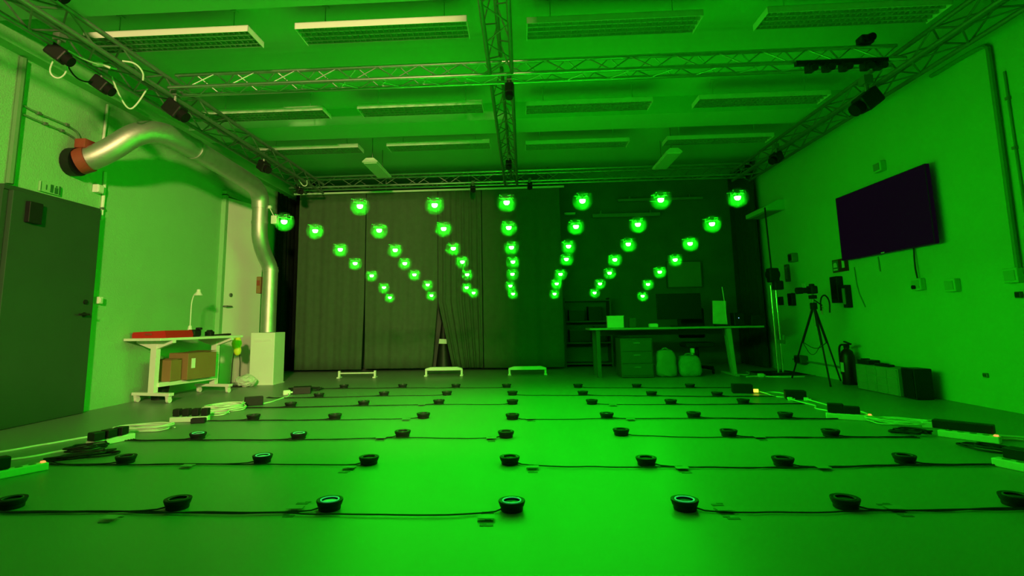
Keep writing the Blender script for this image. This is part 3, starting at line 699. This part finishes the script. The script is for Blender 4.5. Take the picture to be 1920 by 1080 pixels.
def bag(x, y, w, h, label, m):
    t = thing('bag', label, 'bag', (x, y, 0), 0, 'bags under the desk')
    mb = MB(); mb.ball((0, 0, 0), 1., 1, 1, 1, 3)
    for v in mb.bm.verts:
        c = v.co; q = (abs(c.x)**5+abs(c.y)**5+abs(c.z)**5)**.2
        v.co = Vector((c.x/q*w*.5, c.y/q*w*.33, h/2+c.z/q*h*.5))
        k = max(0, v.co.z/h); v.co.x *= 1.05-.2*k*k; v.co.z = max(.001, v.co.z)
        v.co += Vector((random.uniform(-.01, .01), random.uniform(-.01, .01), 0))
    mb.build('sack', M[m], t, True)
    MB().tube([(-w*.18, 0, h*.96), (-w*.1, 0, h+.02), (w*.1, 0, h+.02), (w*.18, 0, h*.96)], .010, 6, 2).build('handle', M[m], t, True)
bag(2.28, 5.93, .30, .41, 'upright pale bag under the middle of the desk', 'grey_box')
bag(2.64, 5.98, .34, .32, 'bluish bag under the desk beside the pale bag', 'bag_film')
t = thing('spray_bottle', 'small white bottle behind the bluish bag under the desk', 'bottle', (2.78, 6.24, 0))
MB().lathe([(0, 0), (.05, 0), (.055, .02), (.055, .24), (.02, .30), (.018, .33), (0, .33)], 16).build('body', M['plastic_bag'], t, True)
MB().box((.0, -.01, .37), (.05, .08, .08), bevel=.01).build('spray_head', M['white_plastic'], t)
t = thing('office_chair', 'black office chair pushed under the back right desk', 'chair', (2.95, 6.55, 0))
MB().box((0, 0, .45), (.46, .44, .08), bevel=.03).build('seat', M['black_cloth'], t)
MB().box((0, .22, .80), (.44, .07, .50), bevel=.03).build('backrest', M['black_cloth'], t)
MB().cyl((0, 0, .09), (0, 0, .42), .03, 12).build('column', M['black_plastic'], t, True)
for k in range(5):
    a = k*2*PI/5+.3; e = (.28*math.cos(a), .28*math.sin(a))
    mb = MB(); mb.cyl((0, 0, .10), (e[0], e[1], .075), .02, 8); mb.cyl((e[0]-.012, e[1], .031), (e[0]+.012, e[1], .031), .03, 12); mb.build('castor_arm', M['black_plastic'], t, True)
t = thing('monitor', 'black computer monitor on the desk seen from the front', 'monitor', (2.62, 6.25, .7505))
MB().box((0, 0, .32), (.70, .035, .41), bevel=.004).build('screen', M['black_plastic'], t)
mb = MB(); mb.box((0, .03, .10), (.05, .03, .22)); mb.box((0, .02, .006), (.24, .18, .012)); mb.build('stand', M['black_plastic'], t)
t = thing('desk_box', 'pale square box standing on the left of the desk', 'box', (1.56, 6.02, .7505))
MB().box((0, 0, .088), (.25, .10, .176), bevel=.004).build('case', M['white_plastic'], t)
MB().box((0, 0, .180), (.26, .11, .012), bevel=.002).build('lid', M['white_plastic'], t)
t = thing('display_board', 'pale tall panel standing at the right of the desk', 'panel', (3.17, 6.02, .7505))
MB().box((0, 0, .21), (.20, .03, .36), ry=.05, bevel=.003).build('board', M['plastic_bag'], t)
MB().box((0, 0, .01), (.16, .12, .02)).build('base', M['black_plastic'], t)
t = thing('antenna', 'thin pale rod standing on the right of the desk', 'antenna', (3.24, 5.92, .7505))
MB().tube([(0, 0, .02), (-.01, 0, .3), (-.035, 0, .60)], .006, 6, 1).build('rod', M['white_plastic'], t, True)
MB().box((0, 0, .012), (.06, .06, .024)).build('base', M['black_plastic'], t)
t = thing('router', 'black box with a tiny blue light on the right of the desk', 'device', (3.46, 6.08, .7505))
MB().box((0, 0, .10), (.16, .16, .20), bevel=.01).build('case', M['black_plastic'], t)
MB().box((-.01, -.082, .12), (.012, .006, .012)).build('pilot_light', M['lamp_blue'], t)
for k, (x, w_, h_, m, lb) in enumerate(((1.82, .10, .14, 'dark_board', 'dark carton beside the pale square box on the desk'), (2.14, .13, .05, 'white_plastic', 'small white block on the desk before the monitor'), (3.72, .20, .16, 'black_plastic', 'black device at the right end of the desk'))):
    t = thing('desk_item', lb, 'desk item', (x, 6.0, .7505))
    MB().box((0, 0, h_/2), (w_, .10, h_), bevel=.006).build('case', M[m], t)
    MB().box((0, 0, h_+.004), (w_*.8, .07, .006)).build('lid', M[m], t)
t = thing('shelf_unit', 'dark open shelf unit against the back wall beside the curtain', 'shelf', (1.35, 8.12, 0))
for s in (-1, 1): MB().box((s*.44, 0, .65), (.03, .45, 1.3)).build('side_panel', M['dark_board'], t)
for z in (.06, .45, .85, 1.25): MB().box((0, 0, z), (.86, .44, .025)).build('shelf_board', M['dark_board'], t)
for k, (x, z, w_, h_) in enumerate(((1.15, .865, .3, .2), (1.5, .865, .25, .26), (1.2, .465, .4, .22), (1.58, .465, .2, .28))):
    t = thing('storage_box', 'dark storage box, %s of the dark shelf unit' % ['left one on the upper board', 'right one on the upper board', 'left one on the lower board', 'right one on the lower board'][k], 'box', (x, 8.08, z), 0, 'boxes on the dark shelf unit')
    MB().box((0, 0, h_/2), (w_, .30, h_), bevel=.004).build('case', M['black_plastic'], t)
    MB().box((0, 0, h_+.006), (w_+.01, .31, .012)).build('lid', M['dark_board'], t)
t = thing('cable_tray', 'long grey tray high on the dark back wall', 'cable tray', (2.25, 8.32, 2.97))
MB().box((0, 0, 0), (1.35, .12, .07)).build('channel', M['grey_box'], t)
for x in (-.5, .5): MB().box((x, .03, .06), (.03, .06, .10)).build('bracket', M['dull_steel'], t)
t = thing('cable_tray', 'upper grey tray on the dark back wall under the truss', 'cable tray', (2.95, 8.32, 3.28))
MB().box((0, 0, 0), (1.7, .10, .05)).build('channel', M['grey_box'], t)
for x in (-.6, .6): MB().box((x, .03, .05), (.03, .06, .08)).build('bracket', M['dull_steel'], t)
t = thing('wall_lamp', 'short pale bar on the back wall beside the curtain edge', 'lamp', (1.12, 8.30, 3.03))
MB().box((0, 0, 0), (.22, .10, .04), bevel=.006).build('housing', M['white_metal'], t)
MB().box((0, -.045, -.02), (.19, .02, .012)).build('glow_or_diffuser', M['tube_glass'], t)
t = thing('pinboard', 'grey board on the dark back wall behind the monitor', 'board', (3.35, 8.37, 1.75))
MB().box((0, 0, 0), (.66, .03, .50)).build('panel', M['grey_box'], t)
mb = MB(); mb.box((0, -.005, .26), (.70, .035, .025)); mb.box((0, -.005, -.26), (.70, .035, .025)); mb.box((-.34, -.005, 0), (.025, .035, .50)); mb.box((.34, -.005, 0), (.025, .035, .50)); mb.build('frame', M['dark_board'], t)
cord([(3.35, 6.2, .01), (3.5, 6.0, Z), (3.6, 6.15, Z), (3.68, 6.35, Z), (3.7, 6.5, Z)], .008, 'pale cable on the floor between desk leg and stand')
cord([(3.4, 5.75, Z), (3.6, 5.85, Z), (3.78, 5.70, Z), (3.95, 5.66, Z), (4.2, 5.68, Z)], .009, 'pale cable on the floor before the desk leg')
t = thing('floor_plug', 'small pale plug on the floor right of the desk leg', 'plug', (3.62, 5.78, 0))
MB().box((0, 0, .025), (.08, .06, .05), bevel=.008).build('case', M['white_plastic'], t)
MB().cyl((.04, 0, .025), (.065, 0, .025), .01, 8).build('cord_grip', M['white_plastic'], t)
t = thing('rug_mat', 'flat dark mat on the floor below the chrome stand', 'mat', (4.08, 6.15, 0))
MB().box((0, 0, .008), (.62, .8, .016), bevel=.004).build('pad', M['black_rubber'], t)
mb = MB(); mb.box((0, -.40, .012), (.62, .02, .02)); mb.build('edge', M['dull_steel'], t)

# ------------------------------------------------------------------ right wall and what stands before it
t = thing('television', 'large black flat television on the right wall', 'television', (4.36, 3.845, 2.01))
MB().box((0, 0, 0), (.045, 1.65, .84), bevel=.006).build('screen', M['screen_glow'], t)
MB().box((.05, 0, 0), (.09, .7, .45), bevel=.01).build('back_housing', M['black_plastic'], t)
MB().box((-.0235, .0, -.413), (.003, .06, .012)).build('badge', M['sign_pale'], t)
mb = MB()
for (c, dd) in (((-.0232, 0, .416), (.003, 1.64, .006)), ((-.0232, 0, -.416), (.003, 1.64, .006)), ((-.0232, .821, 0), (.003, .006, .83)), ((-.0232, -.821, 0), (.003, .006, .83))): mb.box(c, dd)
mb.build('bezel', M['black_plastic'], t)
t = thing('wall_unit', 'pale wedge shaped unit high on the right wall near the back', 'wall unit', (XR, 6.75, 2.62))
mb = MB(); mb.prism([(0, 0), (-.30, 0), (-.30, .07), (-.10, .17), (0, .17)], lambda u, v: (u, -.42, v), lambda u, v: (u, .42, v)); mb.build('housing', M['wall_paint'], t)
MB().box((-.15, 0, -.006), (.22, .74, .012)).build('grille', M['grey_box'], t)
def stand():
    t = thing('pole_stand', 'tall chrome twin pole stand with a black lamp head', 'stand', (4.02, 6.0, 0))
    for (x, y) in ((-.045, 0), (.04, .03)): MB().cyl((x, y, .016), (x, y, 1.36), .016, 12).build('pole', M['chrome'], t, True)
    MB().cyl((.0, .02, 1.36), (-.02, .02, 2.6), .012, 10).build('upper_pole', M['black_plastic'], t, True)
    mb = MB(); mb.box((0, 0, 1.52), (.15, .14, .22), bevel=.02); mb.box((.05, -.03, 1.36), (.14, .12, .14), bevel=.02); mb.cyl((-.09, 0, 1.53), (.09, 0, 1.53), .06, 14); mb.build('lamp_head', M['black_plastic'], t)
    mb = MB(); mb.box((.03, .02, .5), (.14, .06, .05)); mb.cyl((.09, .02, .46), (.09, .02, .60), .02); mb.build('clamp', M['dull_steel'], t)
    MB().box((0, .02, .028), (.24, .2, .024), bevel=.006).build('base_plate', M['black_plastic'], t)
stand()
def wallbox(name, label, cat, y, z, d, m='black_plastic', part='case', extra=None):
    t = thing(name, label, cat, (XR, y, z))
    MB().box((-d[0]/2, 0, 0), d, bevel=min(d)*.12).build(part, M[m], t)
    if extra: extra(t, d)
    return t
def ex_front(m='dull_steel', name='cover'):
    return lambda t, d: MB().box((-d[0]-.003, 0, 0), (.008, d[1]*.7, d[2]*.7), bevel=.002).build(name, M[m], t)
wallbox('wall_speaker', 'small dark speaker with bracket on the right wall above the tripod', 'speaker', 6.12, 1.80, (.10, .14, .14), 'dull_steel', 'case', ex_front('black_plastic', 'grille'))
wallbox('hanging_strip', 'narrow dark strip hanging on the right wall below the speaker', 'holder', 6.40, 1.58, (.05, .09, .28), 'dark_board', 'case', ex_front('dull_steel'))
wallbox('intercom', 'black handset box low on the right wall behind the pole stand', 'intercom', 6.32, 1.15, (.07, .14, .20), 'black_plastic', 'case', ex_front('black_rubber', 'handset'))
wallbox('intercom', 'small black box on the right wall left of the handset box', 'intercom', 6.72, 1.14, (.06, .10, .14), 'black_plastic', 'case', ex_front('black_rubber', 'button_plate'))
wallbox('notice', 'pale card on the right wall behind the camera', 'notice', 5.95, 1.33, (.015, .12, .14), 'wall_paint', 'card', ex_front('sign_pale', 'print'))
t = thing('fire_sign', 'red and green safety sign on the wall at the lower left of the television', 'sign', (XR, 4.93, 1.555))
MB().box((-.008, 0, 0), (.016, .36, .175), bevel=.002).build('plate', M['sign_red'], t)
mb = MB(); mb.box((-.0175, .10, 0), (.003, .135, .145)); mb.build('green_field', M['sign_green'], t)
mb = MB(); mb.prism([(.055, -.02), (.145, -.02), (.14, .025), (.12, .045), (.08, .045), (.06, .025)], lambda u, v: (-.019, u, v), lambda u, v: (-.0215, u, v)); mb.box((-.020, .1, -.05), (.002, .10, .02)); mb.box((-.0185, -.085, .01), (.003, .06, .10)); mb.build('pictogram', M['sign_pale'], t)
wallbox('wall_phone', 'tall black holder on the wall under the fire sign', 'holder', 5.0, 1.23, (.09, .17, .36), 'black_plastic', 'case', ex_front('black_rubber'))
wallbox('torch_holder', 'narrow black tube holder right of the tall black holder', 'holder', 4.79, 1.13, (.08, .085, .30), 'black_plastic', 'case', ex_front('grey_box', 'stripe'))
for (y, z, lb, n) in ((3.47, 1.20, 'pale socket box with a cable under the television', 1), (3.0, 1.16, 'pale socket box on the right wall, right of the television cable', 0), (2.30, 1.20, 'pale socket box at the right edge of the photo', 0)):
    t = thing('socket_box', lb, 'socket', (XR, y, z), 0, 'sockets on the right wall')
    MB().box((-.03, 0, 0), (.06, .15, .13), bevel=.008).build('case', M['wall_paint'], t)
    MB().box((-.063, 0, .0), (.008, .11, .09), bevel=.004).build('cover', M['socket_paint'], t)
    if n:
        MB().tube([(-.03, 0, .06), (-.035, .01, .2), (-.02, .012, .42)], .008, 8, 1).build('cord', M['cable_black'], t, True)
        MB().cyl((-.065, .01, -.03), (-.09, .01, -.03), .022, 12).build('plug', M['black_plastic'], t, True)
wallbox('wall_button', 'small dark round knob on the right wall at the photo edge', 'button', 2.29, 1.03, (.03, .055, .055), 'dark_board', 'case', ex_front('black_plastic', 'knob'))
wallbox('wall_button', 'small grey disc on the right wall near the floor', 'button', 2.77, .30, (.02, .05, .04), 'grey_box', 'case', ex_front('dark_board', 'knob'))
wallbox('wall_sensor', 'round pale sensor on the right wall above the television', 'sensor', 3.86, 2.63, (.07, .15, .12), 'wall_paint', 'case', ex_front('grey_box', 'lens'))
conduit([(XR-.03, 2.24, 1.26), (XR-.03, 2.22, 2.2), (XR-.03, 2.20, 3.2), (XR-.03, 2.2, 3.3), (XR-.03, 2.33, 3.33), (XR-.03, 2.9, 3.33)], 'thick vertical pipe at the right edge of the right wall', .022, [(XR-.02, 2.23, 1.8), (XR-.02, 2.21, 2.6)])
conduit([(XR-.012, 2.12, 1.0), (XR-.012, 2.10, 3.0)], 'thin vertical pipe beside the thick one at the right edge', .010, [(XR-.014, 2.11, 1.6), (XR-.014, 2.11, 2.3), (XR-.014, 2.1, 2.75)])
conduit([(XR-.010, 4.62, 1.5), (XR-.010, 4.60, 1.2), (XR-.010, 4.48, .98)], 'thin cord on the right wall slanting below the fire sign', .006)
conduit([(XR-.010, 4.12, 1.58), (XR-.010, 4.11, 1.40)], 'short thin cord below the left of the television', .007)
# camera on its tripod
t = thing('tripod', 'black tripod standing by the right wall', 'tripod', (3.98, 4.80, 0))
for (x, y) in ((-.04, .70), (-.06, -.33), (.41, .30)):
    mb = MB(); mb.tube([(0, 0, 1.02), (x*.5, y*.5, .52)], .016, 8); mb.tube([(x*.5, y*.5, .54), (x, y, .012)], .011, 8); mb.ball((x, y, .014), .014, 1, 1, 1, 1); mb.build('leg', M['black_plastic'], t, True)
mb = MB(); mb.cyl((0, 0, .74), (0, 0, 1.17), .014, 10); mb.build('centre_column', M['dull_steel'], t, True)
mb = MB(); mb.box((0, 0, 1.01), (.07, .07, .09), bevel=.01); mb.box((0, 0, 1.13), (.08, .08, .05), bevel=.01); mb.cyl((0, 0, 1.10), (.16, .1, 1.02), .008, 8); mb.build('head', M['black_plastic'], t)
mb = MB()
mb.tube([(-.02, .35, .53), (.08, .2, .42), (.205, .15, .53)], .005, 6, 2); mb.tube([(-.03, -.165, .53), (-.03, .1, .32), (-.02, .35, .53)], .004, 6, 2); mb.build('strap', M['cable_black'], t, True)
t = thing('photo_camera', 'black photo camera with a long lens on the tripod', 'camera', (3.98, 4.80, 1.16), .12)
mb = MB(); mb.box((0, 0, .065), (.085, .13, .105), bevel=.015); mb.box((0, 0, .125), (.05, .06, .04), bevel=.01); mb.build('camera_body', M['black_plastic'], t)
MB().tube([(-.04, .01, .06), (-.12, .02, .058), (-.125, .02, .058), (-.20, .03, .055)], [.038, .038, .044, .044], 16).build('lens', M['black_plastic'], t, True)
t = thing('hanging_cable', 'thin pale cable bundle hanging beside the tripod head', 'cable', (4.12, 4.90, 0))
MB().tube([(0, 0, .95), (.01, 0, 1.12), (.10, .05, 1.17), (.16, .06, 1.08), (.14, .05, .92)], .010, 6, 2).build('cord', M['cable_black'], t, True)
MB().cyl((.02, 0, .90), (.02, 0, 1.0), .012, 8).build('plug', M['chrome'], t, True)
# extinguisher
t = thing('fire_extinguisher', 'dark fire extinguisher on the floor before the right wall', 'fire extinguisher', (4.30, 4.72, 0))
MB().lathe([(0, .01), (.075, .01), (.082, .03), (.082, .36), (.065, .42), (.03, .45), (.03, .47), (0, .47)], 20).build('cylinder', M['red_paint'], t, True)
mb = MB(); mb.box((0, 0, .49), (.05, .05, .05)); mb.box((-.01, -.05, .53), (.025, .14, .015), rx=.2); mb.box((-.01, -.05, .505), (.02, .12, .012), rx=-.1); mb.build('valve', M['black_plastic'], t)
MB().tube([(0, .03, .50), (-.02, .12, .50), (-.03, .125, .38), (-.03, .11, .12)], .012, 8, 2).build('hose', M['black_rubber'], t, True)
MB().lathe([(.083, .0), (.086, .0), (.086, .03), (.083, .03)], 18, closed=True).build('foot_ring', M['black_rubber'], t, True)
mb = MB(); mb.box((-.0835, -.01, .22), (.004, .07, .12)); mb.build('label_plate', M['sign_pale'], t)
# boxes by the wall
t = thing('storage_crate', 'low pale grey crate with a grid front by the right wall', 'crate', (4.27, 3.92, 0))
MB().box((0, 0, .15), (.24, .76, .29), bevel=.004).build('body', M['grey_box'], t)
mb = MB()
for k in range(5): mb.box((-.1225, -.36+.18*k, .15), (.006, .012, .27))
for z in (.02, .10, .19, .275): mb.box((-.1225, 0, z), (.006, .73, .010))
mb.build('front_grid', M['crate_grid'], t)
t = thing('tower_case', 'black upright case at the right end of the crate', 'case', (4.25, 3.405, 0))
MB().box((0, 0, .16), (.18, .20, .31), bevel=.006).build('case', M['black_plastic'], t)
MB().box((-.093, 0, .16), (.008, .17, .28), bevel=.002).build('front_panel', M['black_rubber'], t)
t = thing('gadget', 'flat black device lying on the left of the grey crate', 'device', (4.26, 4.22, .296))
MB().box((0, 0, .025), (.14, .22, .05), bevel=.006).build('case', M['black_plastic'], t)
MB().box((0, .06, .055), (.08, .05, .012)).build('cover', M['black_rubber'], t)
t = thing('gadget', 'thin black bar lying on the right of the grey crate', 'device', (4.24, 3.90, .296))
MB().box((0, 0, .012), (.08, .24, .024), bevel=.004).build('case', M['black_plastic'], t)
MB().box((0, .0, .027), (.04, .12, .006)).build('cover', M['black_rubber'], t)
wallbox('floor_box', 'small dark box at the wall base behind the tripod', 'box', 6.15, .22, (.12, .22, .12), 'dark_board', 'case', ex_front('black_plastic'))
conduit([(XR-.02, 6.5, .20), (XR-.02, 5.7, .19), (XR-.02, 5.0, .18)], 'horizontal pipe low on the right wall behind the tripod', .014, [(XR-.02, 6.0, .19), (XR-.02, 5.2, .18)])

# ------------------------------------------------------------------ devices on the trusses
def motion_cam(x, y, z, tx, ty, tz, label, s=1.):
    t = thing('motion_camera', label, 'camera', (x, y, z), 0, 'tracking cameras on the trusses')
    q = (Vector((tx, ty, tz))-Vector((x, y, z))).to_track_quat('-Y', 'Z')
    q = q.to_matrix().to_4x4()
    mb = MB(); mb.box((0, 0, -.07*s), (.09*s, .13*s, .10*s), bevel=.012*s); mb.bm.transform(Matrix.Translation((0, 0, -.07*s)) @ q @ Matrix.Translation((0, 0, .07*s))); mb.build('case', M['black_plastic'], t)
    mb = MB(); mb.cyl((0, -.06*s, -.07*s), (0, -.115*s, -.07*s), .038*s, 14); mb.bm.transform(Matrix.Translation((0, 0, -.07*s)) @ q @ Matrix.Translation((0, 0, .07*s))); mb.build('lens', M['black_rubber'], t, True)
    mb = MB(); mb.cyl((0, 0, -.03*s), (0, 0, .05*s), .012*s, 8); mb.box((0, 0, .05*s), (.05*s, .06*s, .05*s)); mb.build('clamp', M['dull_steel'], t)
TG = (0, 2.4, .5)
motion_cam(-3.52, 2.62, 3.27, *TG, 'black tracking camera where the crossing truss meets the left truss', 1.5)
motion_cam(-3.86, 2.02, 3.27, *TG, 'black tracking camera under the left truss, second from the viewer', 1.2)
motion_cam(-3.84, 1.50, 3.32, *TG, 'black tracking camera on the left truss nearest the viewer', 1.2)
motion_cam(-3.60, 4.80, 3.27, *TG, 'black tracking camera under the far half of the left truss', 1.4)
motion_cam(.04, 2.56, 3.28, 0, 1.2, .4, 'small camera where the central and crossing trusses meet', 1.)
motion_cam(-.04, 5.3, 3.30, *TG, 'small dark camera under the far half of the central truss', 1.)
motion_cam(3.80, 2.95, 3.24, *TG, 'large black tracking camera under the right truss', 1.8)
motion_cam(3.86, 5.18, 3.27, *TG, 'black tracking camera under the far half of the right truss', 1.4)
motion_cam(-.74, 7.0, 3.36, *TG, 'black tracking camera on the back truss left of centre', 1.)
motion_cam(.30, 7.0, 3.38, *TG, 'black tracking camera on the back truss right of centre', 1.)
motion_cam(-3.42, .93, 3.55, *TG, 'black tracking camera above the left truss at the photo corner', 1.2)
motion_cam(-3.75, 6.45, 3.28, *TG, 'small tracking camera at the far end of the left truss', 1.)
# rack of black spotlights hung under the right end of the crossing truss
t = thing('spotlight_bar', 'bar of black spotlights under the right end of crossing truss', 'spotlight bar', (3.25, 2.42, 3.30))
MB().box((0, 0, 0), (.86, .05, .04)).build('bar', M['black_plastic'], t)
for x in (-.30, -.14, .02, .22, .34):
    mb = MB(); mb.box((x, -.01, -.055), (.075, .10, .075), bevel=.012); mb.cyl((x, -.05, -.07), (x, -.10, -.09), .032, 12); mb.build('spotlight', M['black_plastic'], t)
t = thing('spotlight', 'black spotlight above the right end of the crossing truss', 'spotlight', (3.60, 2.58, 3.54))
MB().box((0, 0, .05), (.12, .12, .09), bevel=.015).build('case', M['black_plastic'], t)
MB().cyl((0, -.05, .05), (0, -.12, .03), .04, 12).build('lens', M['black_rubber'], t, True)
# loose cables on the left truss
cord([(-3.86, 1.56, 3.30), (-3.95, 1.58, 3.22), (-4.02, 1.62, 3.12), (-3.96, 1.66, 3.07), (-3.88, 1.66, 3.14), (-3.85, 1.60, 3.30)], .007, 'white cable loop hanging from the left truss nearest the viewer')
cord([(-3.84, 1.60, 3.31), (-3.78, 1.72, 3.28), (-3.70, 1.84, 3.28), (-3.66, 1.95, 3.30)], .008, 'white cable lying along the left truss with a knot')
t = thing('cable_knot', 'white bunched cable knot on the left truss', 'cable knot', (-3.74, 1.82, 3.29))
MB().ball((0, 0, 0), .035, 1.6, 1.2, .6, 2).build('bunch', M['cable_white'], t)
MB().cyl((.04, 0, 0), (.10, .03, -.03), .012, 8).build('tie', M['cable_white'], t)
cord([(-3.54, 1.86, 3.33), (-3.46, 1.92, 3.34), (-3.43, 2.0, 3.28), (-3.46, 2.04, 3.22)], .008, 'white cable hook on the inner side of the left truss')
cord([(-3.84, 2.12, 3.31), (-3.83, 2.22, 3.16), (-3.80, 2.33, 3.04), (-3.74, 2.36, 3.12), (-3.68, 2.40, 3.30)], .008, 'white cable hanging in a V from the left truss')
cord([(-3.86, 1.56, 3.28), (-3.92, 1.75, 3.16), (-3.92, 1.9, 3.15), (-3.88, 2.0, 3.22)], .007, 'black cable sagging between two cameras on the left truss', 'cable_black')
cord([(-3.62, 6.1, 3.31), (-3.58, 6.2, 3.22), (-3.52, 6.22, 3.24), (-3.5, 6.15, 3.31)], .008, 'pale cable loop near the far end of the left truss')
